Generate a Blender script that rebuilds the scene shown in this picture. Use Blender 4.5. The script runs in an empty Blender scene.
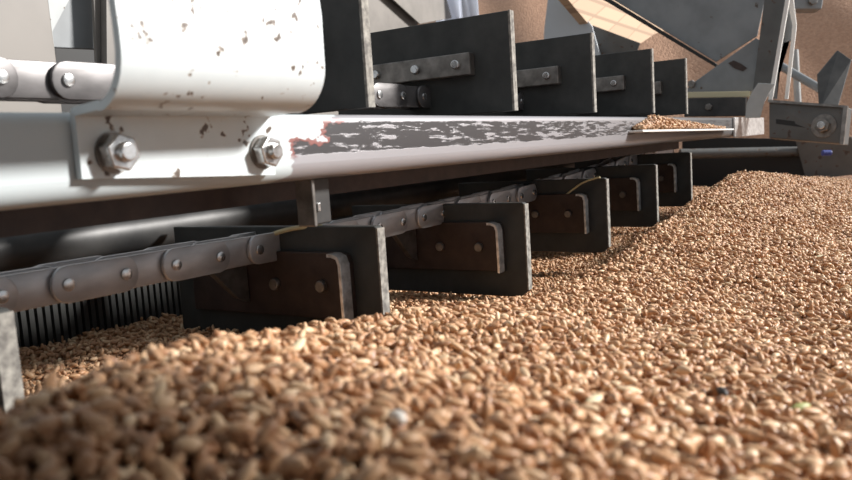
import bpy, bmesh, math, random
import numpy as np
from mathutils import Vector, Matrix

random.seed(7)
rng = np.random.default_rng(11)
scene = bpy.context.scene
COL = scene.collection
ZC = 0.22                                   # camera height above the floor, metres
F = 775.0                                   # focal length in pixels of an 852 px wide frame

# ------------------------------------------------------------------ camera frame
ax = Vector((479, 121, F)).normalized()
ay = Vector((-1258, 10, F)); ay = (ay - ax * ay.dot(ax)).normalized()
az = Vector((ax.y*ay.z-ax.z*ay.y, ax.z*ay.x-ax.x*ay.z, ax.x*ay.y-ax.y*ay.x))
if az.y < 0: az = -az
RIGHT = Vector((ax.x, ay.x, az.x)); UP = Vector((ax.y, ay.y, az.y)); FWD = Vector((ax.z, ay.z, az.z))

def ray(px, py):
    return RIGHT*((px-426)/F) + UP*((240-py)/F) + FWD
def on(px, py, axis, val):                  # point of a plane X/Y/Z = val seen at a pixel (relative to the lens)
    d = ray(px, py); return d*(val/d['XYZ'.index(axis)])
def at(px, py, t):
    return ray(px, py)*t

cam_d = bpy.data.cameras.new('camera'); cam = bpy.data.objects.new('camera', cam_d); COL.objects.link(cam)
M = Matrix.Identity(4)
for i in range(3):
    M[i][0] = RIGHT[i]; M[i][1] = UP[i]; M[i][2] = -FWD[i]
M = Matrix.Translation((0, 0, ZC)) @ M
cam.matrix_world = M
cam_d.sensor_width = 36; cam_d.sensor_fit = 'HORIZONTAL'; cam_d.lens = F/852*36
cam_d.clip_start = 0.004; cam_d.clip_end = 100
cam_d.dof.use_dof = True; cam_d.dof.focus_distance = 0.52; cam_d.dof.aperture_fstop = 24.0
scene.camera = cam

# ------------------------------------------------------------------ materials
def mat(name, col, rough=0.5, metal=0.0, spec=0.5):
    m = bpy.data.materials.new(name); m.use_nodes = True
    b = m.node_tree.nodes['Principled BSDF']
    b.inputs['Base Color'].default_value = (*col, 1); b.inputs['Roughness'].default_value = rough
    b.inputs['Metallic'].default_value = metal; b.inputs['Specular IOR Level'].default_value = spec
    return m
def N(m, t, **kw):
    n = m.node_tree.nodes.new(t)
    for k, v in kw.items():
        if hasattr(n, k) and k not in n.inputs: setattr(n, k, v)
        else: n.inputs[k].default_value = v
    return n
def L(m, a, b): m.node_tree.links.new(a, b)
def bsdf(m): return m.node_tree.nodes['Principled BSDF']
def noise(m, scale, detail=4, stretch=None, rough=0.55, off=(0,0,0)):
    tc = N(m, 'ShaderNodeTexCoord'); mp = N(m, 'ShaderNodeMapping')
    if stretch: mp.inputs['Scale'].default_value = stretch
    mp.inputs['Location'].default_value = off
    L(m, tc.outputs['Object'], mp.inputs['Vector'])
    n = N(m, 'ShaderNodeTexNoise'); n.inputs['Scale'].default_value = scale
    n.inputs['Detail'].default_value = detail; n.inputs['Roughness'].default_value = rough
    L(m, mp.outputs['Vector'], n.inputs['Vector'])
    return n.outputs['Fac']
def ramp(m, fac, stops, interp='LINEAR'):
    r = N(m, 'ShaderNodeValToRGB'); r.color_ramp.interpolation = interp
    e = r.color_ramp.elements
    while len(e) < len(stops): e.new(0.5)
    for el, (p, c) in zip(e, stops):
        el.position = p; el.color = (*c, 1) if len(c) == 3 else c
    L(m, fac, r.inputs['Fac']); return r.outputs['Color']
def mix(m, fac, a, b):
    n = N(m, 'ShaderNodeMix'); n.data_type = 'RGBA'
    if isinstance(fac, float): n.inputs[0].default_value = fac
    else: L(m, fac, n.inputs[0])
    for s, v in ((n.inputs[6], a), (n.inputs[7], b)):
        if isinstance(v, tuple): s.default_value = (*v, 1)
        else: L(m, v, s)
    return n.outputs[2]
def math_(m, op, a, b=0.0):
    n = N(m, 'ShaderNodeMath'); n.operation = op
    for s, v in ((n.inputs[0], a), (n.inputs[1], b)):
        if isinstance(v, (int, float)): s.default_value = v
        else: L(m, v, s)
    return n.outputs[0]
def smooth(m, v, lo, hi):
    n = N(m, 'ShaderNodeMapRange'); n.interpolation_type = 'SMOOTHSTEP'
    n.inputs['From Min'].default_value = lo; n.inputs['From Max'].default_value = hi
    L(m, v, n.inputs['Value']); return n.outputs[0]
def bump(m, h, strength=0.3, dist=0.001):
    n = N(m, 'ShaderNodeBump'); n.inputs['Strength'].default_value = strength; n.inputs['Distance'].default_value = dist
    L(m, h, n.inputs['Height']); L(m, n.outputs['Normal'], bsdf(m).inputs['Normal'])
def base(m, c): L(m, c, bsdf(m).inputs['Base Color'])

def worn(name, paint, metal_col, amount=0.64, scale=90, rough=0.4, speck=(0.10,0.055,0.03), grime=0.25):
    m = mat(name, paint, rough)
    n1 = noise(m, scale, 5); k = smooth(m, n1, amount, amount+0.02)
    n2 = noise(m, scale*0.35, 3, off=(3,1,2))
    pc = mix(m, smooth(m, n2, 0.35, 0.75), paint, tuple(c*(1-grime) for c in paint))
    rim = smooth(m, n1, amount-0.012, amount)
    c = mix(m, rim, pc, speck)
    base(m, mix(m, k, c, metal_col))
    bump(m, math_(m, 'SUBTRACT', 1.0, k), 0.35, 0.0004)
    return m

M_rubber = mat('black_rubber', (0.028, 0.029, 0.028), 0.62, 0, 0.35)
base(M_rubber, ramp(M_rubber, noise(M_rubber, 60, 5), [(0.3, (0.034,0.036,0.035)), (0.75, (0.062,0.063,0.060))]))
bump(M_rubber, noise(M_rubber, 300, 3), 0.15, 0.0005)
M_cut = mat('dusty_rubber_edge', (0.2, 0.19, 0.17), 0.8)
base(M_cut, ramp(M_cut, noise(M_cut, 260, 4), [(0.35, (0.12,0.11,0.10)), (0.7, (0.36,0.34,0.30))]))
M_bar = mat('dull_steel', (0.17, 0.16, 0.15), 0.42, 0.75)
base(M_bar, ramp(M_bar, noise(M_bar, 120, 5), [(0.3, (0.14,0.13,0.12)), (0.7, (0.30,0.28,0.26))]))
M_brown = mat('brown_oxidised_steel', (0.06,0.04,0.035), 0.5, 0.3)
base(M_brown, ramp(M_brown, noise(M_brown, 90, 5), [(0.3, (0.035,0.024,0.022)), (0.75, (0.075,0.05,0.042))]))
M_bright = mat('bright_worn_steel', (0.55,0.53,0.51), 0.3, 0.5)
base(M_bright, ramp(M_bright, noise(M_bright, 200, 4), [(0.3, (0.40,0.39,0.38)), (0.6, (0.80,0.79,0.78))]))
M_zinc = mat('zinc_plated_steel', (0.62,0.62,0.62), 0.24, 0.9)
base(M_zinc, ramp(M_zinc, noise(M_zinc, 300, 4), [(0.3, (0.40,0.39,0.38)), (0.6, (0.72,0.72,0.72))]))
M_chain = mat('lightened_chain_steel', (0.5,0.49,0.5), 0.36, 0.45)  # lower-run chain steel, lightened to offset the shade under the deck
base(M_chain, ramp(M_chain, noise(M_chain, 90, 5, stretch=(0.4,1,1)), [(0.3, (0.36,0.355,0.36)), (0.7, (0.58,0.57,0.58))]))
M_chain_dark = mat('darkened_chain_steel', (0.12,0.115,0.115), 0.42, 0.5)  # same chain steel, darkened so its colour puts shade on the upper run
base(M_chain_dark, ramp(M_chain_dark, noise(M_chain_dark, 90, 5, stretch=(0.4,1,1)), [(0.3, (0.075,0.07,0.07)), (0.7, (0.19,0.18,0.18))]))
M_darkmetal = mat('dark_grey_steel', (0.06,0.06,0.062), 0.45, 0.4)
base(M_darkmetal, ramp(M_darkmetal, noise(M_darkmetal, 40, 5), [(0.3, (0.035,0.035,0.036)), (0.75, (0.085,0.083,0.08))]))
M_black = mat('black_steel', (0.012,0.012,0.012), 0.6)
M_white = worn('chipped_white_paint', (0.64,0.70,0.72), (0.10,0.075,0.06), 0.650, 210, 0.35, (0.36,0.30,0.25), 0.06)
M_flange = worn('white_paint_with_scuffs', (0.60,0.65,0.655), (0.16,0.12,0.1), 0.72, 170, 0.32, (0.3,0.25,0.2), 0.08)
M_greypaint = worn('grey_machine_paint', (0.23,0.245,0.255), (0.07,0.055,0.045), 0.70, 60, 0.42)
M_greylight = worn('light_grey_machine_paint', (0.42,0.44,0.44), (0.1,0.08,0.06), 0.71, 70, 0.42)
M_greydark = worn('shabby_grey_paint', (0.10,0.10,0.097), (0.05,0.035,0.03), 0.64, 80, 0.45)
M_beige = worn('beige_painted_sheet', (0.215,0.195,0.175), (0.2,0.17,0.14), 0.74, 50, 0.5)  # beige toned down to stand in for shade over these panels
M_bluegrey = mat('blue_grey_sheet', (0.46,0.50,0.54), 0.5)
M_cloth = mat('white_cloth', (0.75,0.78,0.85), 0.9)
M_blue = mat('blue_plastic', (0.03,0.05,0.25), 0.5)
M_pale = mat('pale_paint_edge', (0.78,0.77,0.74), 0.45)

# the long rail: white paint near the bracket, worn through to dark steel along the middle further on
M_rail = mat('flaking_paint_on_rail', (0.5,0.5,0.5), 0.35)
def build_rail_mat(m):
    tc = N(m, 'ShaderNodeTexCoord'); sp = N(m, 'ShaderNodeSeparateXYZ'); L(m, tc.outputs['Object'], sp.inputs[0])
    X, Z = sp.outputs[0], sp.outputs[2]
    nb = noise(m, 70, 5, stretch=(0.7,1,1.6)); nf = noise(m, 300, 7, stretch=(0.17,1,1.7), rough=0.70)
    # where along the rail the paint begins to fail: x + noise
    xe = math_(m, 'ADD', X, math_(m, 'MULTIPLY', math_(m, 'SUBTRACT', nb, 0.5), 0.07))
    xe = math_(m, 'ADD', xe, math_(m, 'MULTIPLY', Z, -1.6))
    start = smooth(m, xe, 0.2250, 0.2275)
    rim = smooth(m, xe, 0.2212, 0.2228)
    # worn band: strongest in the middle, thinning to the far end
    mid = math_(m, 'SUBTRACT', 1.0, smooth(m, math_(m, 'ABSOLUTE', math_(m, 'SUBTRACT', Z, 0.0072)), 0.0052, 0.0088))
    far = N(m, 'ShaderNodeMapRange'); L(m, X, far.inputs['Value'])
    far.inputs['From Min'].default_value = 0.25; far.inputs['From Max'].default_value = 0.75
    far.inputs['To Min'].default_value = 0.12; far.inputs['To Max'].default_value = -0.02
    v = math_(m, 'ADD', nf, far.outputs[0])
    v = math_(m, 'ADD', v, math_(m, 'MULTIPLY', math_(m, 'SUBTRACT', mid, 1.0), 0.6))
    flake = math_(m, 'MULTIPLY', smooth(m, v, 0.50, 0.53), start)
    white = (0.50,0.55,0.565)
    bare = mix(m, smooth(m, X, 0.40, 0.95), (0.40,0.39,0.41), (0.13,0.13,0.133))
    paint = mix(m, start, white, bare)
    redm = math_(m, 'MULTIPLY', rim, math_(m, 'SUBTRACT', 1.0, smooth(m, xe, 0.2270, 0.2310)))
    redm = math_(m, 'MULTIPLY', redm, mid)
    c = mix(m, redm, paint, (0.22,0.085,0.075))
    c = mix(m, flake, c, (0.075,0.072,0.075))
    base(m, c)
    L(m, math_(m, 'MULTIPLY', start, 0.45), bsdf(m).inputs['Metallic'])
    L(m, math_(m, 'SUBTRACT', 0.40, math_(m, 'MULTIPLY', start, 0.06)), bsdf(m).inputs['Roughness'])
    bump(m, math_(m, 'SUBTRACT', 1.0, flake), 0.3, 0.0003)
build_rail_mat(M_rail)

def grain_mat(name, hue=0):
    m = mat(name, (0.4,0.2,0.09), 0.42, 0, 0.4)
    g = N(m, 'ShaderNodeNewGeometry')
    c = ramp(m, g.outputs['Random Per Island'], [(0.0,(0.19,0.078,0.033)), (0.22,(0.36,0.165,0.076)), (0.55,(0.48,0.26,0.135)), (0.85,(0.60,0.38,0.22)), (1.0,(0.72,0.55,0.36))])
    n = noise(m, 750, 3)
    base(m, mix(m, smooth(m, n, 0.3, 0.8), c, mix(m, 0.55, c, (0.64,0.44,0.27))))
    bump(m, noise(m, 900, 2), 0.12, 0.0004)
    return m
M_grain = grain_mat('wheat_kernels')
M_bed = mat('shaded_wheat_bed', (0.15,0.07,0.035), 0.8)  # bed darker than the kernels, standing in for shade in the gaps
vn = N(M_bed, 'ShaderNodeTexVoronoi'); vn.inputs['Scale'].default_value = 340
tcb = N(M_bed, 'ShaderNodeTexCoord'); L(M_bed, tcb.outputs['Object'], vn.inputs['Vector'])
base(M_bed, ramp(M_bed, vn.outputs['Color'], [(0.1,(0.12,0.05,0.025)), (0.9,(0.30,0.16,0.085))]))
bump(M_bed, math_(M_bed, 'SUBTRACT', 1.0, vn.outputs['Distance']), 0.8, 0.003)
M_farheap = mat('heaped_wheat_far', (0.35,0.19,0.1), 0.75)
vf = N(M_farheap, 'ShaderNodeTexVoronoi'); vf.inputs['Scale'].default_value = 160
tcf = N(M_farheap, 'ShaderNodeTexCoord'); L(M_farheap, tcf.outputs['Object'], vf.inputs['Vector'])
base(M_farheap, ramp(M_farheap, vf.outputs['Color'], [(0.1,(0.36,0.20,0.125)), (0.9,(0.50,0.30,0.195))]))
bump(M_farheap, math_(M_farheap, 'SUBTRACT', 1.0, vf.outputs['Distance']), 0.5, 0.004)
M_straw = mat('dry_straw', (0.55,0.48,0.28), 0.6)
M_husk = mat('pale_husk', (0.62,0.55,0.36), 0.6)
M_green = mat('green_tinged_kernel', (0.34,0.36,0.12), 0.5)
M_whitek = mat('chalky_kernel', (0.72,0.68,0.62), 0.5)
M_darkk = mat('blackened_kernel', (0.035,0.03,0.028), 0.6)
M_block = mat('tan_blockwork', (0.6,0.43,0.3), 0.8)
bt = N(M_block, 'ShaderNodeTexBrick'); bt.inputs['Scale'].default_value = 1.0
bt.inputs['Color1'].default_value = (0.46,0.33,0.225,1); bt.inputs['Color2'].default_value = (0.52,0.38,0.26,1)
bt.inputs['Mortar'].default_value = (0.35,0.24,0.165,1); bt.inputs['Mortar Size'].default_value = 0.004
bt.inputs['Brick Width'].default_value = 0.16; bt.inputs['Row Height'].default_value = 0.034; bt.offset = 0.0
tcw = N(M_block, 'ShaderNodeTexCoord'); spw = N(M_block, 'ShaderNodeSeparateXYZ'); cbw = N(M_block, 'ShaderNodeCombineXYZ')
L(M_block, tcw.outputs['Object'], spw.inputs[0])
L(M_block, math_(M_block, 'SUBTRACT', spw.outputs[0], math_(M_block, 'MULTIPLY', spw.outputs[2], 2.6)), cbw.inputs[0]); L(M_block, spw.outputs[2], cbw.inputs[1])
L(M_block, cbw.outputs[0], bt.inputs['Vector']); base(M_block, bt.outputs['Color'])
M_floor = mat('dusty_concrete', (0.3,0.25,0.2), 0.85)
base(M_floor, ramp(M_floor, noise(M_floor, 8, 6), [(0.3,(0.22,0.19,0.16)), (0.7,(0.36,0.30,0.24))]))

# ------------------------------------------------------------------ builders (coordinates relative to the lens)
def link(name, me, m, parent=None, origin=(0,0,0), smooth_=False, mats=None):
    o = bpy.data.objects.new(name, me)
    for q in (mats or [m]): me.materials.append(q)
    if smooth_:
        me.polygons.foreach_set('use_smooth', [True]*len(me.polygons))
    COL.objects.link(o)
    if parent is not None: o.parent = parent
    else: o.location = Vector(origin) + Vector((0,0,ZC))
    return o
def obj(name, bm, m, parent=None, origin=None, bevel=0.0, seg=2, smooth_=False, mats=None):
    """one mesh object; vertices come in lens-relative coordinates"""
    if origin is None:
        p = parent
        origin = Vector((0,0,0))
        while p is not None:
            origin = origin + Vector(p['_o']) if p.parent is None else origin
            p = p.parent
        if parent is None:
            zs = [v.co for v in bm.verts]
            c = sum(zs, Vector())/len(zs); origin = Vector((c.x, c.y, min(z.z for z in zs)))
    origin = Vector(origin)
    bmesh.ops.recalc_face_normals(bm, faces=bm.faces)
    if bevel > 0:
        es = [e for e in bm.edges if len(e.link_faces) == 2 and e.calc_face_angle(0) > 0.6]
        bmesh.ops.bevel(bm, geom=es, offset=bevel, segments=seg, affect='EDGES', profile=0.5, clamp_overlap=True)
    for v in bm.verts: v.co = v.co - origin
    me = bpy.data.meshes.new(name); bm.to_mesh(me); bm.free()
    o = link(name, me, m, parent, origin, smooth_, mats)
    if parent is None: o['_o'] = list(origin)
    return o
def thing(name, label, cat, origin, group=None, stuff=False):
    o = bpy.data.objects.new(name, None); COL.objects.link(o)
    o.empty_display_size = 0.01
    o.location = Vector(origin) + Vector((0,0,ZC)); o['_o'] = list(origin)
    return tag(o, label, cat, group, stuff)
def tag(o, label, cat, group=None, stuff=False):
    o['label'] = label; o['category'] = cat
    if group: o['group'] = group
    if stuff: o['kind'] = 'stuff'
    return o
def box(bm, x0, x1, y0, y1, z0, z1):
    vs = [bm.verts.new((x,y,z)) for x in (x0,x1) for y in (y0,y1) for z in (z0,z1)]
    for f in ((0,1,3,2),(4,6,7,5),(0,4,5,1),(2,3,7,6),(0,2,6,4),(1,5,7,3)):
        bm.faces.new([vs[i] for i in f])
    return vs
def prism(bm, pts, vec):
    vec = Vector(vec); a = [bm.verts.new(p) for p in pts]; b = [bm.verts.new(Vector(p)+vec) for p in pts]
    bm.faces.new(a); bm.faces.new(b[::-1]); n = len(pts)
    for i in range(n): bm.faces.new((a[i], b[i], b[(i+1)%n], a[(i+1)%n]))
def cyl(bm, p0, p1, r0, r1=None, n=20, hexa=False):
    p0 = Vector(p0); p1 = Vector(p1); r1 = r0 if r1 is None else r1
    d = (p1-p0).normalized(); u = d.orthogonal().normalized(); w = d.cross(u)
    if hexa: n = 6
    ra = [bm.verts.new(p0+(u*math.cos(2*math.pi*i/n)+w*math.sin(2*math.pi*i/n))*r0) for i in range(n)]
    rb = [bm.verts.new(p1+(u*math.cos(2*math.pi*i/n)+w*math.sin(2*math.pi*i/n))*r1) for i in range(n)]
    bm.faces.new(ra[::-1]); bm.faces.new(rb)
    for i in range(n): bm.faces.new((ra[i], ra[(i+1)%n], rb[(i+1)%n], rb[i]))
def sweep(bm, prof, x0, x1, closed=True, thick=0, nx=1):
    """profile of (y,z) points along X"""
    rows = [[bm.verts.new((x0+(x1-x0)*k/nx, y, z)) for y, z in prof] for k in range(nx+1)]
    n = len(prof)
    for k in range(nx):
        for i in range(n if closed else n-1):
            bm.faces.new((rows[k][i], rows[k][(i+1)%n], rows[k+1][(i+1)%n], rows[k+1][i]))
    if closed: bm.faces.new(rows[0][::-1]); bm.faces.new(rows[-1])
def shell(path, t):
    """closed outline of a bent sheet: 2D path offset by thickness t"""
    out = []
    for i, p in enumerate(path):
        a = path[max(0,i-1)]; b = path[min(len(path)-1,i+1)]
        d = Vector((b[0]-a[0], b[1]-a[1])).normalized(); n = Vector((-d.y, d.x))
        out.append((p[0]+n.x*t, p[1]+n.y*t))
    return list(path)+out[::-1]
def arc(cy, cz, r, a0, a1, n=8):
    return [(cy+r*math.cos(math.radians(a0+(a1-a0)*i/n)), cz+r*math.sin(math.radians(a0+(a1-a0)*i/n))) for i in range(n+1)]
def copy_tree(o, parent=None):
    c = o.copy(); COL.objects.link(c); c.parent = parent
    for ch in list(o.children): copy_tree(ch, c)
    return c
def angle_smooth(o, deg=35):
    me = o.data; me.polygons.foreach_set('use_smooth', [True]*len(me.polygons))
    me.set_sharp_from_angle(angle=math.radians(deg))
    return o

# ------------------------------------------------------------------ ground
FLOOR_Z = -ZC
bm = bmesh.new(); box(bm, -3, 6, -4, 5, FLOOR_Z-0.05, FLOOR_Z)
o = obj('floor', bm, M_floor); o['kind'] = 'structure'

# added unseen cover, shaped and placed only to shade the nearest wheat
bm = bmesh.new()
ca = lambda a, c: Vector((0.586*a+0.81*c, -0.81*a+0.586*c, 0.14))
prism(bm, [ca(-0.35,-0.45), ca(0.366,-0.45), ca(0.366,0.085), ca(0.31,0.145), ca(-0.35,0.145)], (0,0,0.006))
o = obj('added_shade_cover', bm, M_greydark); o['kind'] = 'structure'
# ------------------------------------------------------------------ side rail with deck
YR = 0.195
t_rail = thing('conveyor_rail', 'long grey side rail with flaking paint running under the upright black plates', 'rail', (0.5,0.205,-0.012))
prof = [(0.224,0.0165), (YR+0.0035,0.0165)] + arc(YR+0.0035,0.013,0.0035,90,180,5) + [(YR,-0.0022)] + arc(YR+0.0066,-0.0022,0.0066,180,270,8) + [(0.224,-0.0088)]
bm = bmesh.new(); sweep(bm, prof, -0.05, 1.165)
angle_smooth(obj('rail_body', bm, M_rail, t_rail), 50)
M_rail_off = Vector(t_rail['_o'])
# the rail material reads object coordinates: keep its origin at the lens
for ch in t_rail.children:
    for v in ch.data.vertices: v.co = v.co + M_rail_off
    ch.location = -M_rail_off
l0, l1 = on(643,132,'Y',YR-0.012), on(734,130,'Y',YR-0.012)
bm = bmesh.new(); prism(bm, [(l0.x,YR-0.012,l0.z),(l1.x,YR-0.012,l1.z),(l1.x,YR-0.0004,l1.z),(l0.x,YR-0.0004,l0.z)], (0,0,0.0018))
o = obj('ledge', bm, M_pale, t_rail, bevel=0.0004); o['label'] = 'thin pale ledge'
e0 = on(735,128,'Y',YR-0.003).x; e1 = on(764,128,'Y',YR-0.003).x
bm = bmesh.new(); box(bm, e0, max(e1,e0+0.05), YR-0.0032, YR-0.0002, -0.010, 0.0165)
o = obj('end_plate', bm, M_bright, t_rail, bevel=0.001); o['label'] = 'scratched bright end plate'
bm = bmesh.new(); box(bm, 0.44, 1.15, 0.2245, 0.375, 0.0125, 0.0165)
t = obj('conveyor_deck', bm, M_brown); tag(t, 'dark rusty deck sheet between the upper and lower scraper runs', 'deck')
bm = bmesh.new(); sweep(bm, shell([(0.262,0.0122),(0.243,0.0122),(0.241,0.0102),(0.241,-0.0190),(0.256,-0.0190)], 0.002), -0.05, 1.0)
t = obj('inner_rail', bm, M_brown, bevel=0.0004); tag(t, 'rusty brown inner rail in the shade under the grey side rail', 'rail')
bm = bmesh.new(); cyl(bm, (-0.05,0.372,-0.036), (1.0,0.372,-0.036), 0.012, n=24)
t = angle_smooth(obj("return_tube", bm, M_darkmetal)); tag(t, 'dark grey tube running lengthwise behind the lower chain', 'tube')
# hanger under the rail
YH = 0.2085
a, b = on(303,176,'Y',YH), on(332,222,'Y',YH)
t_h = thing('rail_hanger', 'dark hanger plate with a bright bolt tip below the rail, right of the bracket', 'hanger', (a.x, YH, b.z))
bm = bmesh.new(); box(bm, a.x, b.x, YH, YH+0.003, b.z, -0.0090)
obj('hanger_plate', bm, M_darkmetal, t_h, bevel=0.0006)
bm = bmesh.new(); box(bm, a.x-0.002, a.x-0.0002, YH-0.006, YH+0.003, b.z, -0.0090)
obj('hanger_flange', bm, M_bar, t_h, bevel=0.0005)
s0, s1 = on(317,203,'Y',YH-0.001), on(320,211,'Y',YH-0.001)
bm = bmesh.new(); box(bm, s0.x, s1.x+0.0003, YH-0.0015, YH-0.0001, s1.z, s0.z)
o = obj('bolt_tip', bm, M_zinc, t_h, bevel=0.0003); o['label'] = 'bright bolt tip'
# far side panel and ribbed skirt
t_p = thing('far_side_panel', 'dark far side panel with a ribbed rubber skirt, seen under the chain', 'panel', (0.5,0.40,-0.105))
bm = bmesh.new(); box(bm, -0.05, 1.12, 0.40, 0.404, -0.080, 0.0165); obj('panel_sheet', bm, M_greydark, t_p)
bm = bmesh.new(); n = 260
for k in range(n):
    x = -0.05+1.17*k/n; box(bm, x, x+1.17/n*0.6, 0.390, 0.3965, -0.105, -0.055)
box(bm, -0.05, 1.12, 0.3942, 0.3998, -0.105, -0.055)
o = obj('skirt', bm, M_rubber, t_p); o['label'] = 'ribbed black rubber skirt'

# ------------------------------------------------------------------ white bracket with two nuts
t_b = thing('mounting_bracket', 'chipped white bent sheet bracket bolted with two nuts to the grey rail', 'bracket', (0.17,0.18,-0.005))
YF = YR-0.0004
YS = 0.1655
path_y = [(YF,-0.0050),(YF,0.0145)] + arc(YF-0.003,0.0145,0.003,0,80,5) + [(YS+0.013,0.0180)] + [(YS+0.0125+0.0125*math.cos(math.radians(a)), 0.0300+0.0125*math.sin(math.radians(a))) for a in range(-95,-185,-10)] + [(YS,0.034),(YS+0.0008,0.046),(YS+0.002,0.058),(YS+0.005,0.085)]
def bracket(bm):
    xs = []
    pr = shell(path_y, 0.0024)
    n = len(path_y)
    def lim(i):                                       # flange a little wider than the upper sheet
        k = i if i < n else 2*n-1-i
        y, z = path_y[k]
        f = min(1.0, max(0.0, (YF-y)/0.029))
        return 0.1325-f*0.0055, 0.2095-f*0.0035+(0.0012 if z > 0.036 else 0)
    A = [bm.verts.new((lim(i)[0], y, z)) for i, (y,z) in enumerate(pr)]
    B = [bm.verts.new((lim(i)[1], y, z)) for i, (y,z) in enumerate(pr)]
    N_ = len(pr)
    for V_ in (A, B):
        for i in (0, N_-1): V_[i].co.z += 0.0012-0.046*(V_[i].co.x-0.171)
    for i in range(N_): bm.faces.new((A[i], A[(i+1)%N_], B[(i+1)%N_], B[i]))
    for i in range(n-1):
        bm.faces.new((A[i], A[i+1], A[N_-2-i], A[N_-1-i])); bm.faces.new((B[i], B[i+1], B[N_-2-i], B[N_-1-i]))
bm = bmesh.new(); bracket(bm)
# the sheet's two looks: the flange and the chipped upper face
o = obj('bent_sheet', bm, M_white, t_b); angle_smooth(o, 40)
def nut(px, py):
    y0 = YF-0.0025; p = on(px, py, 'Y', y0)
    bm = bmesh.new(); cyl(bm, (p.x,y0,p.z), (p.x,y0-0.0007,p.z), 0.0060, n=28)
    angle_smooth(obj('washer', bm, M_bar, t_b))
    bm = bmesh.new(); cyl(bm, (p.x,y0-0.0007,p.z), (p.x,y0-0.0052,p.z), 0.0056, hexa=True)
    nu = obj('nut', bm, M_zinc, t_b, bevel=0.0006, seg=3)
    bm = bmesh.new(); cyl(bm, (p.x,y0-0.0052,p.z), (p.x,y0-0.0075,p.z), 0.0030, 0.0026, n=20)
    e = obj('bolt_end', bm, M_zinc, nu, origin=Vector(t_b['_o']), bevel=0.0004)
nut(113,153); nut(262,152)

# ------------------------------------------------------------------ scraper flights
PW0, PW1 = 0.0, 0.1415           # plate from its right edge to the far edge
def make_flight(lower):
    """origin: inner right edge of the plate, front face at x=0, rising to +z (upper) or hanging to -z (lower)"""
    t = thing('scraper_flight', '', 'conveyor scraper', (0,0,0))
    if not lower:
        bm = bmesh.new(); box(bm, 0, 0.0055, PW0+0.0012, PW1, 0.0, 0.0628)
        obj('rubber_plate', bm, M_rubber, t, bevel=0.0005)
        bm = bmesh.new(); box(bm, -0.0002, 0.0056, PW0-0.0004, PW0+0.0013, 0.0, 0.0630)
        bm2 = None
        o = obj('cut_edge', bm, M_cut, t, bevel=0.0004); o['label'] = 'dusty pale cut edge'
        bm = bmesh.new(); box(bm, -0.0075, -0.0001, 0.0265, 0.115, 0.0250, 0.0395)
        obj('clamp_bar', bm, M_bar, t, bevel=0.0008)
        for y in (0.0365, 0.0676, 0.100):
            bm = bmesh.new(); cyl(bm, (-0.0076,y,0.0325), (-0.0100,y,0.0325), 0.0034, 0.0028, n=14)
            obj('bolt', bm, M_zinc, t, bevel=0.0005)
        bm = bmesh.new(); box(bm, 0.0057, 0.0087, 0.0155, 0.126, 0.0125, 0.046)
        obj('back_plate', bm, M_brown, t, bevel=0.0006)
    else:
        # plate with two clipped outer corners
        bm = bmesh.new()
        pts = [(0,PW0,-0.001),(0,PW0+0.0015,0),(0,PW1,0),(0,PW1,-0.0630),(0,PW0+0.006,-0.0635),(0,PW0,-0.0590)]
        prism(bm, pts, (0.0055,0,0)); obj('rubber_plate', bm, M_rubber, t, bevel=0.0006)
        bm = bmesh.new(); box(bm, -0.0002, 0.0057, PW0-0.0007, PW0+0.0003, -0.0585, -0.001)
        o = obj('cut_edge', bm, M_cut, t); o['label'] = 'dusty pale cut edge'
        # brown bracket with a lip bent towards the viewer
        bm = bmesh.new()
        R = 0.005; z1, z0, ye = -0.0125, -0.0460, 0.0150
        face = [(-0.0032,0.126,z1),(-0.0032,ye+R,z1),(-0.0032,ye+0.0012,z1-0.0012),(-0.0032,ye,z1-R),(-0.0032,ye,z0),(-0.0032,0.126,z0)]
        prism(bm, face, (0.0031,0,0)); obj('bracket_plate', bm, M_brown, t, bevel=0.0004)
        bm = bmesh.new()
        lip = [(ye+R+0.003,z1+0.0003),(ye+R,z1+0.0002),(ye+0.0015,z1-0.0012),(ye,z1-R),(ye-0.0002,z0+0.001),(ye+0.0003,z0)]
        pr = shell(lip, 0.0016)
        A = [bm.verts.new((-0.0105,y,z)) for y,z in pr]; B = [bm.verts.new((-0.0033,y,z)) for y,z in pr]; n = len(pr)
        for i in range(n): bm.faces.new((A[i],A[(i+1)%n],B[(i+1)%n],B[i]))
        k = len(lip)
        for i in range(k-1):
            bm.faces.new((A[i],A[i+1],A[n-2-i],A[n-1-i])); bm.faces.new((B[i],B[i+1],B[n-2-i],B[n-1-i]))
        o = obj('lip', bm, M_bright, t); o['label'] = 'bright worn bent lip'; angle_smooth(o, 50)
        for y in (0.033, 0.0635):
            bm = bmesh.new(); cyl(bm, (-0.0033,y,-0.0295), (-0.0058,y,-0.0295), 0.0034, 0.003, n=14)
            obj('bolt', bm, M_bar, t, bevel=0.0005)
        # wedge arm from the bracket up to the chain
        bm = bmesh.new(); prism(bm, [(-0.0034,0.083,-0.0152),(-0.0034,0.083,-0.040),(-0.012,0.083,-0.036),(-0.030,0.083,-0.018),(-0.030,0.083,-0.0152)], (0,0.004,0))
        obj('attachment_arm', bm, M_bar, t, bevel=0.0005)
    return t
YP = 0.2128
up_x = [(0.2985,0.0212),(0.4585,0.0212),(0.610,0.0212),(0.7835,0.0218),(0.923,0.0216)]
up_lab = ['nearest upright black scraper plate, half hidden by the white bracket, pale edge showing',
 'large upright black scraper plate with a long clamp bar, just right of the nearest one',
 'middle one of the five upright black scraper plates above the grey rail',
 'small upright black scraper plate, second from the far end of the upper row',
 'smallest upright black scraper plate at the far end of the upper row']
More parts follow.
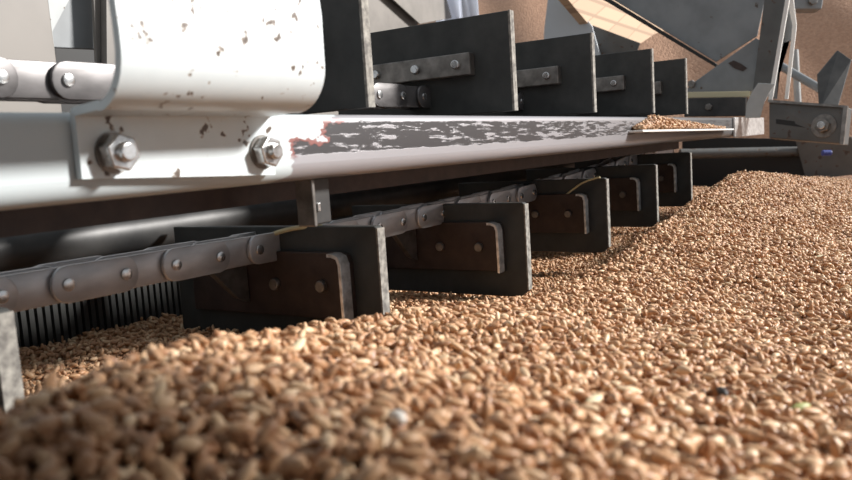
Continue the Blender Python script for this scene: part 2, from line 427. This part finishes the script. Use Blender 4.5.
lo_x = [(0.1145,-0.0365),(0.298,-0.0345),(0.466,-0.0385),(0.632,-0.0330),(0.785,-0.0290),(0.934,-0.0222)]
lo_lab = ['hanging black scraper plate cut off by the left frame edge below the chain',
 'largest hanging black scraper plate in full view, foot behind wheat, straw on top',
 'hanging black scraper plate next beyond the largest one',
 'hanging black scraper plate with a pale straw across its top corner',
 'hanging black scraper plate, second from the far end of the lower row',
 'smallest hanging black scraper plate at the far end of the lower row']
fu = make_flight(False); fl = make_flight(True)
for proto, xs, labs, grp in ((fu, up_x, up_lab, 'upright scraper plates of the upper run'), (fl, lo_x, lo_lab, 'hanging scraper plates of the lower run')):
    for i, ((x, z), lab) in enumerate(zip(xs, labs)):
        c = proto if i == 0 else copy_tree(proto)
        c.location = (x, YP, z+ZC); c['label'] = lab; c['group'] = grp

# ------------------------------------------------------------------ chain
t_c = thing('conveyor_chain', 'shiny steel link chain carrying the black scraper plates', 'chain', (0.5,0.2835,-0.05))
YC = 0.2835
def chain_z(x):
    return float(np.interp(x, [0,0.15,0.37,0.58,0.70,0.8245,0.935,1.05], [-0.0425,-0.0425,-0.0455,-0.0440,-0.0405,-0.0360,-0.0262,-0.012]))
PITCH = 0.0262
def link_mesh(width, hgt, y_off):
    bm = bmesh.new()
    for s in (-1, 1):
        y = s*y_off
        pts = []
        r = hgt/2
        for a in np.linspace(90, 270, 9): pts.append((-PITCH/2+r*0.9*math.cos(math.radians(a)), y-0.0011, r*math.sin(math.radians(a))))
        for a in np.linspace(-90, 90, 9): pts.append((PITCH/2+r*0.9*math.cos(math.radians(a)), y-0.0011, r*math.sin(math.radians(a))))
        prism(bm, pts, (0,0.0022,0))
    return bm
def pin_mesh():
    bm = bmesh.new(); cyl(bm, (0,-0.0102,0), (0,0.0102,0), 0.0026, n=16); cyl(bm, (0,-0.004,0), (0,0.004,0), 0.0048, n=18); return bm
def raw(name, bm, m, parent, loc, rot, bevel=0.0006):
    bmesh.ops.recalc_face_normals(bm, faces=bm.faces)
    es = [e for e in bm.edges if len(e.link_faces)==2 and e.calc_face_angle(0) > 0.9]
    bmesh.ops.bevel(bm, geom=es, offset=bevel, segments=2, affect='EDGES', profile=0.5, clamp_overlap=True)
    me = bpy.data.meshes.new(name); bm.to_mesh(me); bm.free(); me.materials.append(m)
    o = bpy.data.objects.new(name, me); COL.objects.link(o); o.parent = parent
    return angle_smooth(o, 40)
outer = raw('outer_link', link_mesh(0,0.0148,0.0080), M_chain, t_c, None, None)
inner = raw('inner_link', link_mesh(0,0.0140,0.0055), M_chain, t_c, None, None)
pin = raw('pin', pin_mesh(), M_zinc, t_c, None, None, 0.0004)
org = Vector(t_c['_o'])
first = {'o': True, 'i': True, 'p': True}
dark_links = {}
for src_ in (outer, inner):
    me_ = src_.data.copy(); me_.materials.clear(); me_.materials.append(M_chain_dark); dark_links[src_] = me_
def place(src, key, p, pitch, up=False):
    o = src if first[key] else src.copy()
    if not first[key]: COL.objects.link(o); o.parent = t_c
    first[key] = False
    if up and src in dark_links: o.data = dark_links[src]
    o.location = p - org; o.rotation_euler = (0, -pitch, 0)
xs = 0.06; k = 0
while xs < 1.04:
    z0, z1 = chain_z(xs-PITCH/2), chain_z(xs+PITCH/2); a = math.atan2(z1-z0, PITCH)
    place(outer if k%2 else inner, 'o' if k%2 else 'i', Vector((xs, YC, (z0+z1)/2)), a)
    place(pin, 'p', Vector((xs+PITCH/2, YC, z1)), a)
    xs += PITCH*math.cos(a); k += 1
xs = 0.07
while xs < 1.04:
    place(outer if k%2 else inner, 'o' if k%2 else 'i', Vector((xs, YC, 0.0352)), 0, True)
    place(pin, 'p', Vector((xs+PITCH/2, YC, 0.0352)), 0)
    xs += PITCH; k += 1

# ------------------------------------------------------------------ wheat
def ip(x, a, b): return np.interp(x, a, b)
def sm(t): t = np.clip(t, 0, 1); return t*t*(3-2*t)
def Hf(x, y):
    x = np.asarray(x, float); y = np.asarray(y, float)
    yr = ip(x, [.0,.05,.09,.118,.174,.22,2], [.105,.108,.120,.135,.155,.163,.163])
    R = ip(x, [-.1,.05,.075,.0885,.118,.174,.226,.277,.352,.43,.507,.594,.71,.85,.96,1.08,1.2,1.4,1.57,1.9,2.4], [-.031,-.0322,-.0357,-.0355,-.0400,-.0515,-.060,-.067,-.0785,-.085,-.0825,-.0745,-.066,-.0555,-.050,-.058,-.071,-.085,-.095,-.11,-.12])-0.0015
    P = ip(x, [-.1,.0,.05,.0766,.1225,.2,.284,.4,.55,.8,1.2,1.6,2.4], [-.039,-.0395,-.0415,-.046,-.055,-.068,-.080,-.094,-.096,-.092,-.095,-.112,-.13])
    T = ip(x, [-.1,.15,.25,.4,.56,.7,.9,1.2,1.6,2.4], [-.090,-.090,-.091,-.100,-.114,-.118,-.116,-.104,-.11,-.13])
    W = ip(x, [0,.3,.45,.6,.9,1.2], [.075,.065,.050,.048,.060,.09])
    a = P + (R-P)*sm(y/np.maximum(yr,1e-3))
    a = np.where(y < 0, P - 0.02*np.clip(-y,0,1), a)
    b = R + (T-R)*sm((y-yr)/W)
    z = np.where(y <= yr, a, b)
    d = np.hypot(x,y); phi = np.degrees(np.arctan2(y, np.maximum(x,1e-4)))
    z = z - 0.75*sm((phi-36)/16)*np.clip(0.112-d, 0, 0.06)     # steep near face of the heap at the left
    q = np.clip(np.hypot(x,y)/0.45, 0.25, 1.0)
    z = z + q*0.0016*np.sin(x*61+1.3*np.sin(y*47))*np.sin(y*55+x*23+2.0) + q*0.0010*np.sin(x*133+y*77)
    return z
def grid_mesh(x0, x1, y0, y1, step, dz):
    nx = int((x1-x0)/step)+1; ny = int((y1-y0)/step)+1
    X, Y = np.meshgrid(np.linspace(x0,x1,nx), np.linspace(y0,y1,ny), indexing='ij')
    V = np.stack([X, Y, Hf(X,Y)+dz], -1).reshape(-1,3)
    i = np.arange(nx-1)[:,None]*ny + np.arange(ny-1)[None,:]; i = i.ravel()
    Q = np.stack([i, i+ny, i+ny+1, i+1], -1)
    return V, Q
def kernel_template(nr, ns, crease=True):
    us = np.cos(np.linspace(math.pi, 0, nr+2)[1:-1])
    verts = [(-1.0,0,0)]
    for u in us:
        r = (1-u*u)**0.56*(1.0-0.10*u)
        for k in range(ns):
            th = 2*math.pi*k/ns
            c = 1.0
            if crease:
                d = (th-1.5*math.pi); c = 1.0-0.30*math.exp(-(d/0.42)**2)
            verts.append((u, r*math.cos(th)*c, r*math.sin(th)*c*0.92 + 0.06*(1-u*u)))
    verts.append((1.0,0,0))
    tris, quads = [], []
    for k in range(ns):
        tris.append((0, 1+(k+1)%ns, 1+k))
        last = 1+(nr-1)*ns
        tris.append((last+nr*0+k, last+(k+1)%ns, len(verts)-1))
        for r in range(nr-1):
            a = 1+r*ns
            quads.append((a+k, a+(k+1)%ns, a+ns+(k+1)%ns, a+ns+k))
    return np.array(verts), np.array(tris), np.array(quads)
LODS = [kernel_template(9,12), kernel_template(6,8), kernel_template(4,6,False), kernel_template(2,5,False)]
def frames(az, tilt, roll, nrm=None):
    ca, sa, ct, st = np.cos(az), np.sin(az), np.cos(tilt), np.sin(tilt)
    u = np.stack([ca*ct, sa*ct, st], -1)
    if nrm is not None:
        u = u - nrm*(np.sum(u*nrm,-1,keepdims=True))*(1-np.abs(st))[:,None]
        u /= np.linalg.norm(u,axis=-1,keepdims=True)
    zz = np.tile(np.array([0,0,1.0]), (len(az),1)) if nrm is None else nrm
    v = np.cross(zz, u); v /= np.linalg.norm(v,axis=-1,keepdims=True)+1e-9
    w = np.cross(u, v)
    cr, sr = np.cos(roll)[:,None], np.sin(roll)[:,None]
    return u, v*cr+w*sr, -v*sr+w*cr
def kernels_mesh(P, az, tilt, roll, Ls, Ws, lod, nrm=None):
    V, T, Q = LODS[lod]; n = len(P)
    u, v, w = frames(az, tilt, roll, nrm)
    pts = P[:,None,:] + V[None,:,0:1]*(Ls/2)[:,None,None]*u[:,None,:] + V[None,:,1:2]*(Ws/2)[:,None,None]*v[:,None,:] + V[None,:,2:3]*(Ws/2)[:,None,None]*w[:,None,:]
    off = (np.arange(n)*len(V))[:,None,None]
    return pts.reshape(-1,3), (T[None]+off).reshape(-1,3), (Q[None]+off).reshape(-1,4)
def build_mesh(name, chunks, origin, mats):
    """chunks: (verts, tris, quads, material index)"""
    nv = 0; VV = []; LI = []; LS = []; MI = []; loops = 0
    for V, T, Q, mi in chunks:
        VV.append(V)
        for A in (T, Q):
            if A is None or not len(A): continue
            LI.append((A+nv).ravel()); k = A.shape[1]
            LS.append(loops+np.arange(len(A))*k); loops += A.size; MI.append(np.full(len(A), mi))
        nv += len(V)
    VV = np.concatenate(VV)-np.array(origin); LI = np.concatenate(LI); LS = np.concatenate(LS); MI = np.concatenate(MI)
    me = bpy.data.meshes.new(name)
    me.vertices.add(len(VV)); me.vertices.foreach_set('co', VV.astype(np.float32).ravel())
    me.loops.add(len(LI)); me.loops.foreach_set('vertex_index', LI.astype(np.int32))
    me.polygons.add(len(LS)); me.polygons.foreach_set('loop_start', LS.astype(np.int32))
    me.polygons.foreach_set('material_index', MI.astype(np.int32))
    me.polygons.foreach_set('use_smooth', np.ones(len(LS), bool))
    me.update(calc_edges=True); me.validate()
    return link(name, me, None, None, origin, False, mats)
Rm = np.array([RIGHT, UP, FWD])
def project(P):
    c = P @ Rm.T; z = np.maximum(c[:,2], 1e-4)
    return 426+F*c[:,0]/z, 240-F*c[:,1]/z, c[:,2]
chunks = []
V, Q = grid_mesh(-0.20, 2.40, -0.80, 0.60, 0.008, -0.0034); chunks.append((V, None, Q, 1))
for layer, (s, dz, keep) in enumerate(((0.0025,-0.0018,1.0), (0.0026,-0.0004,1.0), (0.0036,0.0010,0.75))):
    xs = np.arange(-0.01, 1.60, s); ys = np.arange(-0.20, 0.40, s)
    X, Y = np.meshgrid(xs, ys, indexing='ij'); X = X.ravel(); Y = Y.ravel()
    X = X + rng.uniform(-.55,.55,len(X))*s; Y = Y + rng.uniform(-.55,.55,len(Y))*s
    P = np.stack([X,Y,Hf(X,Y)+dz+rng.normal(0,0.0009,len(X))], -1)
    px, py, z = project(P); dist = np.linalg.norm(P, axis=1)
    ok = (z > 0.01) & (px > -160) & (px < 1010) & (py < 640) & (dist < 1.8) & (dist > 0.040) & (rng.random(len(X)) < keep)
    if layer == 0: ok &= dist < 0.7
    P = P[ok]; dist = dist[ok]
    e = 0.002
    gx = (Hf(P[:,0]+e,P[:,1])-Hf(P[:,0]-e,P[:,1]))/(2*e); gy = (Hf(P[:,0],P[:,1]+e)-Hf(P[:,0],P[:,1]-e))/(2*e)
    nrm = np.stack([-gx,-gy,np.ones_like(gx)],-1); nrm /= np.linalg.norm(nrm,axis=1,keepdims=True)
    n = len(P)
    az = rng.uniform(0,2*math.pi,n); tilt = np.clip(rng.normal(0,0.60,n),-1.4,1.4); roll = rng.uniform(0,2*math.pi,n)
    Ls = np.clip(rng.normal(0.0045,0.00036,n),0.0034,0.0055); Ws = np.clip(rng.normal(0.00222,0.0002,n),0.0016,0.0028)
    for lod, (d0, d1) in enumerate(((0,0.24),(0.24,0.45),(0.45,0.85),(0.85,9))):
        k = (dist >= d0) & (dist < d1)
        if k.any():
            chunks.append((*kernels_mesh(P[k], az[k], tilt[k], roll[k], Ls[k], Ws[k], lod, nrm[k]), 0))
h = build_mesh('wheat_grain', chunks, (0.6,0.05,FLOOR_Z+0.001), [M_grain, M_bed])
tag(h, 'big heap of loose brown wheat filling the foreground in front of the conveyor', 'wheat', stuff=True)

# little spill of wheat on the ledge of the rail
n = 1700
u = rng.random(n)**1.25; X = l0.x+0.010+(l1.x-l0.x)*0.86*u
hmax = 0.0125*np.interp(u, [0,0.16,0.25,1], [0.15,1,0.88,0.03])
Y = rng.uniform(YR-0.0105,YR-0.0015,n); Zz = l0.z+(l1.z-l0.z)*u*0.86+0.0018+0.0012+rng.random(n)**0.8*hmax*np.interp(Y,[YR-0.0105,YR-0.0015],[0.75,1.0])
P = np.stack([X,Y,Zz],-1)
az_ = rng.uniform(0,6.28,n)
ch = kernels_mesh(P, az_, rng.normal(0,0.5,n), rng.uniform(0,6.28,n), np.full(n,0.0042), np.full(n,0.0022), 2)
ws = build_mesh('spilled_wheat', [(*ch,0)], (0.85,0.19,float(l0.z+0.0019)), [M_grain])
tag(ws, 'small wedge of spilled wheat lying on the pale ledge of the rail', 'wheat', stuff=True)

# odd pieces lying on the wheat
def single(name, label, cat, px, py, m, length, width, az_, tilt_=0.1, lod=0, lift=0.0023, group=None, flat=1.0):
    d = ray(px, py); t0 = 0.03
    while t0 < 2 and (d*t0).z > float(Hf((d*t0).x, (d*t0).y)) + lift: t0 += 0.0005
    p = d*t0
    Vt, Tt, Qt = LODS[lod]; Vt = Vt.copy(); Vt[:,2] *= flat
    a = np.array([[p.x,p.y,p.z]])
    old = LODS[lod]; LODS[lod] = (Vt,Tt,Qt)
    chs = kernels_mesh(a, np.array([az_]), np.array([tilt_]), np.array([0.4]), np.array([length]), np.array([width]), lod)
    LODS[lod] = old
    o = build_mesh(name, [(*chs,0)], tuple(p), [m]); return tag(o, label, cat, group)
single('wheat_husk', 'pale yellow husk on the wheat in front of the largest hanging plate', 'husk', 298, 346, M_husk, 0.0068, 0.0022, 0.15, 0.35, flat=0.6)
single('chalky_kernel', 'whitish kernel among the brown wheat near the bottom middle', 'kernel', 397, 418, M_whitek, 0.0036, 0.0027, 1.2)
single('green_kernel', 'yellow-green kernel on the wheat at the right', 'kernel', 800, 408, M_green, 0.0058, 0.0023, -0.7)
single('husk_fragment', 'pale green husk lying on the wheat at the lower right of middle', 'husk', 594, 400, M_husk, 0.0058, 0.0024, -0.2, flat=0.6)
single('blackened_kernel', 'blackened kernel in the wheat right of the green husk', 'kernel', 722, 392, M_darkk, 0.0046, 0.0024, 0.6)
single('chaff_flake', 'pale chaff flake on the smooth wheat slope at the right', 'chaff', 820, 256, M_husk, 0.0062, 0.0020, -0.8, flat=0.5)
single('chaff_flake', 'pale chaff flake on the wheat crest near the dark gap', 'chaff', 700, 210, M_husk, 0.0060, 0.0022, 0.3, flat=0.5)

def straw(label, pts, r, m=M_straw):
    cu = bpy.data.curves.new('straw', 'CURVE'); cu.dimensions = '3D'; cu.bevel_depth = r; cu.bevel_resolution = 3; cu.use_fill_caps = True
    s = cu.splines.new('NURBS'); s.points.add(len(pts)-1); s.use_endpoint_u = True; s.order_u = 3
    c = sum((Vector(p) for p in pts), Vector())/len(pts)
    for q, p in zip(s.points, pts): q.co = (*(Vector(p)-c), 1)
    o = bpy.data.objects.new('straw', cu); COL.objects.link(o); cu.materials.append(m); o.location = c+Vector((0,0,ZC))
    dg = bpy.context.evaluated_depsgraph_get(); me = bpy.data.meshes.new_from_object(o.evaluated_get(dg))
    loc = o.location.copy(); bpy.data.objects.remove(o)
    o2 = bpy.data.objects.new('straw_stalk', me); COL.objects.link(o2); o2.location = loc
    return tag(o2, label, 'straw')
straw('bent straw lying over the top of the largest hanging scraper plate', [on(258,241,'X',0.2965), on(268,236,'X',0.2955), on(288,229,'X',0.296), on(308,226.5,'X',0.299), on(322,226.5,'X',0.302)], 0.0012)
straw('pale curved straw stuck on the front of the fourth hanging plate', [on(566,195,'X',0.6308), on(578,185,'X',0.6306), on(590,179.5,'X',0.6310), on(600,177.2,'X',0.632)], 0.0009)
straw('dusty dark straw lying along the tube under the rail, right of the hanger', [Vector((x,0.372+dy,-0.0225+dz)) for x,dy,dz in ((0.46,0.004,0),(0.50,0,0),(0.56,-0.001,0),(0.62,0.003,0))], 0.0014)

# ------------------------------------------------------------------ far end of the conveyor
def panel(name, label, cat, pix, axis, val, th, m, bevel=0.0008, ground=None):
    pts = [on(x, y, axis, val) for x, y in pix]
    v = {'X': (th,0,0), 'Y': (0,th,0)}[axis]
    if ground:                                     # the sheet runs on down to the floor behind the machine
        i, k = ground; n_ = len(pts)
        a_, b_ = pts[i].copy(), pts[k].copy(); a_.z = b_.z = FLOOR_Z+0.001
        pts = pts[:i+1]+[a_,b_]+pts[k:]
    bm = bmesh.new(); prism(bm, pts, v); o = obj(name, bm, m, bevel=bevel)
    return tag(o, label, cat) if label else o
# big grey chute plates
t_ch = panel('chute_plate', 'big grey sheet slanting down behind the small scraper plates, dark lower edge', 'plate', [(585,-16),(612,-1),(716,62),(757,36),(768,-16)], 'X', 1.32, 0.004, M_greypaint)
pts = [on(x,y,'X',1.31) for x,y in ((575,-19),(611.5,0),(717,64.5),(715.5,67),(607,2),(570,-16))]
bm = bmesh.new(); prism(bm, pts, (0.012,0,0)); t = obj('edge_strip', bm, M_black, t_ch); t['label'] = 'dark narrow strip along the lower edge'
t_g = thing('gusset_plate', 'grey triangular gusset with a bolt and a rusty hole next to the leaning post', 'gusset', on(720,95,'X',1.215))
bm = bmesh.new(); prism(bm, [on(x,y,'X',1.215) for x,y in ((685,92),(690,85),(756,38),(760,40),(760,92))], (0.004,0,0)); obj('plate', bm, M_greypaint, t_g, bevel=0.0006)
bm = bmesh.new(); p = on(692,84,'X',1.215); cyl(bm, p+Vector((0,0,0)), p+Vector((-0.005,0,0)), 0.006, hexa=True); obj('bolt', bm, M_bar, t_g, bevel=0.0006)
bm = bmesh.new(); p = on(737,65,'X',1.215); prism(bm, [p+Vector((0,a,b)) for a,b in ((0.012,0.004),(0.004,0.007),(-0.006,0.001),(-0.014,-0.006),(-0.008,-0.010),(0.004,-0.004))], (-0.0012,0,0)); o = obj('rust_scab', bm, M_brown, t_g); o['label'] = 'rusty torn hole'
bm = bmesh.new(); prism(bm, [on(x,y,'X',1.19) for x,y in ((684,92),(750,91),(750,97),(684,98))], (0.014,0,0)); o = obj('foot_flange', bm, M_husk, t_g, bevel=0.0008); o['label'] = 'dusty tan foot flange'
t_x = thing('cross_box', 'dark grubby cross member under the gusset plate', 'cross member', on(716,116,'X',1.165))
bm = bmesh.new(); prism(bm, [on(x,y,'X',1.165) for x,y in ((684,98),(746,97),(746,116),(684,117))], (0.018,0,0)); obj('box_section', bm, M_darkmetal, t_x, bevel=0.001)
p = on(709,107,'X',1.165); bm = bmesh.new(); cyl(bm, p, p+Vector((-0.005,0,0)), 0.005, hexa=True); obj('bolt', bm, M_bar, t_x, bevel=0.0006)
# worn curved strap
t_s = None
bm = bmesh.new()
cl = [(758,83),(752,92),(747,102),(745,118)]; cr = [(775,84),(769,93),(764,103),(760,118)]
prism(bm, [on(x,y,'X',1.15) for x,y in cl]+[on(x,y,'X',1.15) for x,y in cr[::-1]], (0.003,0,0))
t = obj('curved_strap', bm, M_greylight, bevel=0.0006); tag(t, 'light grey curved strap with chipped paint at the foot of the post', 'strap')
# leaning post: U channel
t_u = thing('channel_post', 'dark grey U-channel post with pale edges leaning at the right', 'post', on(765,100,'X',1.20))
def pq(x, y, X): return on(x, y, 'X', X)
bm = bmesh.new(); prism(bm, [pq(752,96,1.20),(pq(768,-30,1.20)),(pq(790,-30,1.20)),pq(770,96,1.20)], (0.004,0,0)); obj('web', bm, M_greydark, t_u, bevel=0.0005)
bm = bmesh.new(); prism(bm, [pq(768,101,1.192),pq(786,-4,1.192),pq(790,-4,1.192),pq(772,101,1.192)], (0.006,0,0)); o = obj('flange_edge', bm, M_pale, t_u); o['label'] = 'pale painted front edge'
bm = bmesh.new(); prism(bm, [pq(772,99,1.222),pq(788,4,1.222),pq(794,26,1.222),pq(793,40,1.222),pq(779,44,1.222),pq(777,99,1.222)], (0.003,0,0)); obj('side_web', bm, M_greypaint, t_u)
bm = bmesh.new(); prism(bm, [pq(784.5,99,1.214),pq(792.5,26,1.214),pq(786.5,-4,1.214),pq(793,-4,1.214),pq(796.5,26,1.214),pq(788,99,1.214)], (0.005,0,0)); o = obj('flange_edge', bm, M_pale, t_u); o['label'] = 'pale painted rear edge'
# tensioner box
t_t = thing('tensioner_box', 'dark grey steel box with a slotted bolt at the far end of the rail', 'tensioner', at(806,144,1.032))
c4 = [at(769,101,1.058), at(847,107,0.989), at(843,144,0.989), at(769,138,1.058)]
bm = bmesh.new(); nv = (c4[1]-c4[0]).cross(c4[3]-c4[0]).normalized()
if nv.dot(FWD) < 0: nv = -nv
prism(bm, c4, nv*0.0210); obj('box_body', bm, M_greydark, t_t, bevel=0.001)
def onbox(u, v, d=0.0): 
    top = c4[0].lerp(c4[1], u); bot = c4[3].lerp(c4[2], u); return top.lerp(bot, v) - nv*d
bm = bmesh.new(); prism(bm, [onbox(0,-0.03,0.0002), onbox(1.02,-0.03,0.0002), onbox(1.02,0.03,0.0002), onbox(0,0.04,0.0002)], -nv*0.0042); o = obj('top_edge', bm, M_bar, t_t)
bm = bmesh.new(); prism(bm, [onbox(0.97,-0.02,0.0003), onbox(1.02,-0.02,0.0003), onbox(1.02,1.02,0.0003), onbox(0.97,1.02,0.0003)], -nv*0.0042); obj('side_edge', bm, M_bar, t_t)
bm = bmesh.new(); prism(bm, [onbox(0.10,0.47,0.0002), onbox(0.62,0.52,0.0002), onbox(0.62,0.66,0.0002), onbox(0.10,0.60,0.0002)], -nv*0.0004); obj('slot', bm, M_black, t_t)
p = onbox(0.74,0.56)
bm = bmesh.new(); cyl(bm, p, p-nv*0.0021, 0.0155, n=28); obj('washer', bm, M_bar, t_t, bevel=0.0005)
bm = bmesh.new(); cyl(bm, p-nv*0.0021, p-nv*0.0095, 0.0095, hexa=True); bo = obj('bolt', bm, M_bar, t_t, bevel=0.001)
bm = bmesh.new(); cyl(bm, p-nv*0.0095, p-nv*0.0126, 0.005, n=16); obj('bolt_end', bm, M_zinc, bo, origin=Vector(t_t['_o']), bevel=0.0006)
# lever with paddle behind the box
t_l = thing('agitator_paddle', 'grey paddle on a thin arm above the tensioner box', 'paddle', at(812,105,1.238))
bm = bmesh.new(); cyl(bm, at(774,62,1.17), at(822,90,1.09), 0.006, n=14); angle_smooth(obj('arm', bm, M_greypaint, t_l))
bm = bmesh.new(); q = [at(818,74,1.09), at(838,50,1.09), at(852,60,1.08), at(838,108,1.06), at(820,108,1.06)]
prism(bm, q, FWD*0.004); obj('blade', bm, M_darkmetal, t_l, bevel=0.001)
bm = bmesh.new(); cyl(bm, at(795,50,1.80), at(801,160,1.80), 0.0075, n=14)
t = angle_smooth(obj('steel_rod', bm, M_greylight)); tag(t, 'thin pale upright rod behind the leaning post', 'rod')
t_k = thing('overhead_box', 'small grey box with a bolt at the top edge, right of the post', 'box', at(808,9,1.462))
bm = bmesh.new(); prism(bm, [at(794,-14,1.462),at(826,-14,1.462),at(822,9,1.462),at(795,9,1.462)], FWD*0.03); obj('box_body', bm, M_greypaint, t_k, bevel=0.002)
p = at(812,1,1.459); bm = bmesh.new(); cyl(bm, p, p-FWD*0.006, 0.009, hexa=True); obj('bolt', bm, M_bar, t_k, bevel=0.001)
# below the rail end
bm = bmesh.new(); cyl(bm, at(680,154,1.548), at(815,151,1.548), 0.010, n=20)
t = angle_smooth(obj('cross_tube', bm, M_greydark)); tag(t, 'grey tube crossing below the end of the rail', 'tube')
t = panel('dark_void_sheet', 'black sheet standing for the shaded void behind the dip in the wheat at the far end', 'panel', [(682,137),(802,139),(808,196),(682,200)], 'X', 1.72, 0.01, M_black)  # black sheet added where the gap is only dark with shade
t = panel('guard_plate', 'grey guard plate low at the right edge under the tensioner box', 'plate', [(795,139),(852,137),(860,174),(806,180)], 'X', 1.70, 0.008, M_greydark)
bm = bmesh.new(); box(bm, 1.13, 1.7, 0.42, 0.43, -0.15, 0.02); t = obj('rear_skirt', bm, M_brown); tag(t, 'dark brown sheet closing the space behind the far end of the rail', 'sheet')
p = at(822,153,1.204); bm = bmesh.new(); cyl(bm, p, p+RIGHT*0.014, 0.0045, n=14); t = obj('blue_cap', bm, M_blue, t_t, bevel=0.001); t['label'] = 'small blue end cap'

# ------------------------------------------------------------------ behind on the left: machine body
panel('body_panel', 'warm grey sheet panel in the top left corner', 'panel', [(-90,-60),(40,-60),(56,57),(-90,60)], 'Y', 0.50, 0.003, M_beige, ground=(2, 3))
panel('diagonal_strut', 'pale greenish strut slanting up between the grey panels at top left', 'strut', [(47,-2),(66,-30),(86,-30),(53,32),(50,22)], 'Y', 0.53, 0.006, M_greylight, ground=(3,4))
panel('machine_cover', 'grey cover sheet above a dark slot at top left', 'panel', [(20,-60),(108,-60),(108,50),(20,46)], 'Y', 0.56, 0.004, M_greypaint, ground=None)
panel('slot_backing', 'dark slot below the grey cover sheet', 'backing', [(20,44),(112,48),(112,66),(20,66)], 'Y', 0.60, 0.004, M_black, ground=(2, 3))
t_v = thing('support_post', 'beige folded post left of the white bracket', 'post', on(103,66,'Y',0.545))
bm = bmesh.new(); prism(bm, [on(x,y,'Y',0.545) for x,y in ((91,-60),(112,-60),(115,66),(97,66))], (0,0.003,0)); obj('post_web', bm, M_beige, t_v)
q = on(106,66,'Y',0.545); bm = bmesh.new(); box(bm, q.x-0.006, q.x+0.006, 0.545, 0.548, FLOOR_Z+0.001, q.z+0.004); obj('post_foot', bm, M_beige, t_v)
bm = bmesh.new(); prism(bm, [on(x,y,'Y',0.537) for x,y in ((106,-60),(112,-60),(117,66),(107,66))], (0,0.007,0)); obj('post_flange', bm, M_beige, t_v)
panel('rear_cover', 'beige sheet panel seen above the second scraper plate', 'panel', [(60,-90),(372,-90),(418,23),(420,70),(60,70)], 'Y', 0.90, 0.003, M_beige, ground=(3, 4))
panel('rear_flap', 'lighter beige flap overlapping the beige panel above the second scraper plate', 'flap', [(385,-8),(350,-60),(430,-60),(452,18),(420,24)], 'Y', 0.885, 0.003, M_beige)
bm = bmesh.new()
pts = []
for i in range(13):
    u = i/12; pts.append(on(430+u*44, -30, 'X', 1.6) + Vector((0.012*math.sin(u*15),0,0)))
rows = []
for k in range(7):
    row = []
    for i, p in enumerate(pts):
        bot = on(446+36*i/12, 28, 'X', 1.6)+Vector((0.016*math.sin(i/12*13+1),0,0)); bot.z = FLOOR_Z+0.002
        row.append(bm.verts.new(p.lerp(bot, k/6)))
    rows.append(row)
for k in range(6):
    for i in range(12): bm.faces.new((rows[k][i],rows[k][i+1],rows[k+1][i+1],rows[k+1][i]))
bmesh.ops.solidify(bm, geom=bm.faces[:], thickness=0.002)
t = obj('white_cloth', bm, M_cloth, smooth_=True); tag(t, 'white and bluish cloth hanging at the top above the second scraper plate', 'cloth')
panel('blue_grey_sheet', 'pale blue-grey sheet above the middle scraper plate', 'sheet', [(549,-12),(562,-12),(592,26),(602,62),(543,62),(544,30)], 'X', 1.7, 0.004, M_bluegrey, ground=(3, 4))
panel('dark_cover', 'dark grey cover below the tan blockwork', 'cover', [(585,20),(592,25),(640,43),(630,70),(590,70)], 'X', 1.73, 0.004, M_greydark, ground=(3, 4))
w = panel('slab_roofing', 'sunlit tan slabs with a grid of joints behind the machine', 'slabs', [(535,-40),(700,-40),(676,26),(655,34),(640,44),(590,26)], 'Y', 0.60, 0.02, M_block)

# far heap of wheat
nx, ny = 60, 90
bm = bmesh.new(); g = []
for i in range(nx):
    row = []
    for j in range(ny):
        u = i/(nx-1); x = 2.30+2.4*u; y = -2.0+5.0*j/(ny-1)
        z = -0.12+1.55*u**0.85 + 0.02*math.sin(y*6+x*3)+0.012*math.sin(y*17-x*9)
        row.append(bm.verts.new((x,y,z)))
    g.append(row)
for i in range(nx-1):
    for j in range(ny-1): bm.faces.new((g[i][j],g[i+1][j],g[i+1][j+1],g[i][j+1]))
low = {}
rim = [g[0][j] for j in range(ny)]+[g[i][ny-1] for i in range(1,nx)]+[g[nx-1][j] for j in range(ny-2,-1,-1)]+[g[i][0] for i in range(nx-2,0,-1)]
lo = [bm.verts.new((v.co.x, v.co.y, FLOOR_Z)) for v in rim]
for i in range(len(rim)): bm.faces.new((rim[i], rim[(i+1)%len(rim)], lo[(i+1)%len(rim)], lo[i]))
t = obj('far_wheat_heap', bm, M_farheap, smooth_=True); tag(t, 'high blurred brown heap of wheat behind the machine', 'wheat', stuff=True)

for o in scene.objects:
    if '_o' in o: del o['_o']

# ------------------------------------------------------------------ light
W = bpy.data.worlds.new('sky'); scene.world = W; W.use_nodes = True
bg = W.node_tree.nodes['Background']; bg.inputs['Color'].default_value = (0.88,0.94,1.0,1); bg.inputs['Strength'].default_value = 0.52
sd = bpy.data.lights.new('sun', 'SUN'); sd.energy = 7.9; sd.angle = math.radians(8); sd.color = (1.0,0.968,0.93)
so = bpy.data.objects.new('sun', sd); COL.objects.link(so)
src = Vector((0.55,-0.76,0.50)).normalized()
so.rotation_euler = src.to_track_quat('Z','Y').to_euler(); so.location = (0.5,-1,2)

scene.view_settings.view_transform = 'Standard'; scene.view_settings.look = 'None'
scene.view_settings.gamma = 1.0; scene.view_settings.exposure = 0.0; scene.view_settings.use_curve_mapping = False
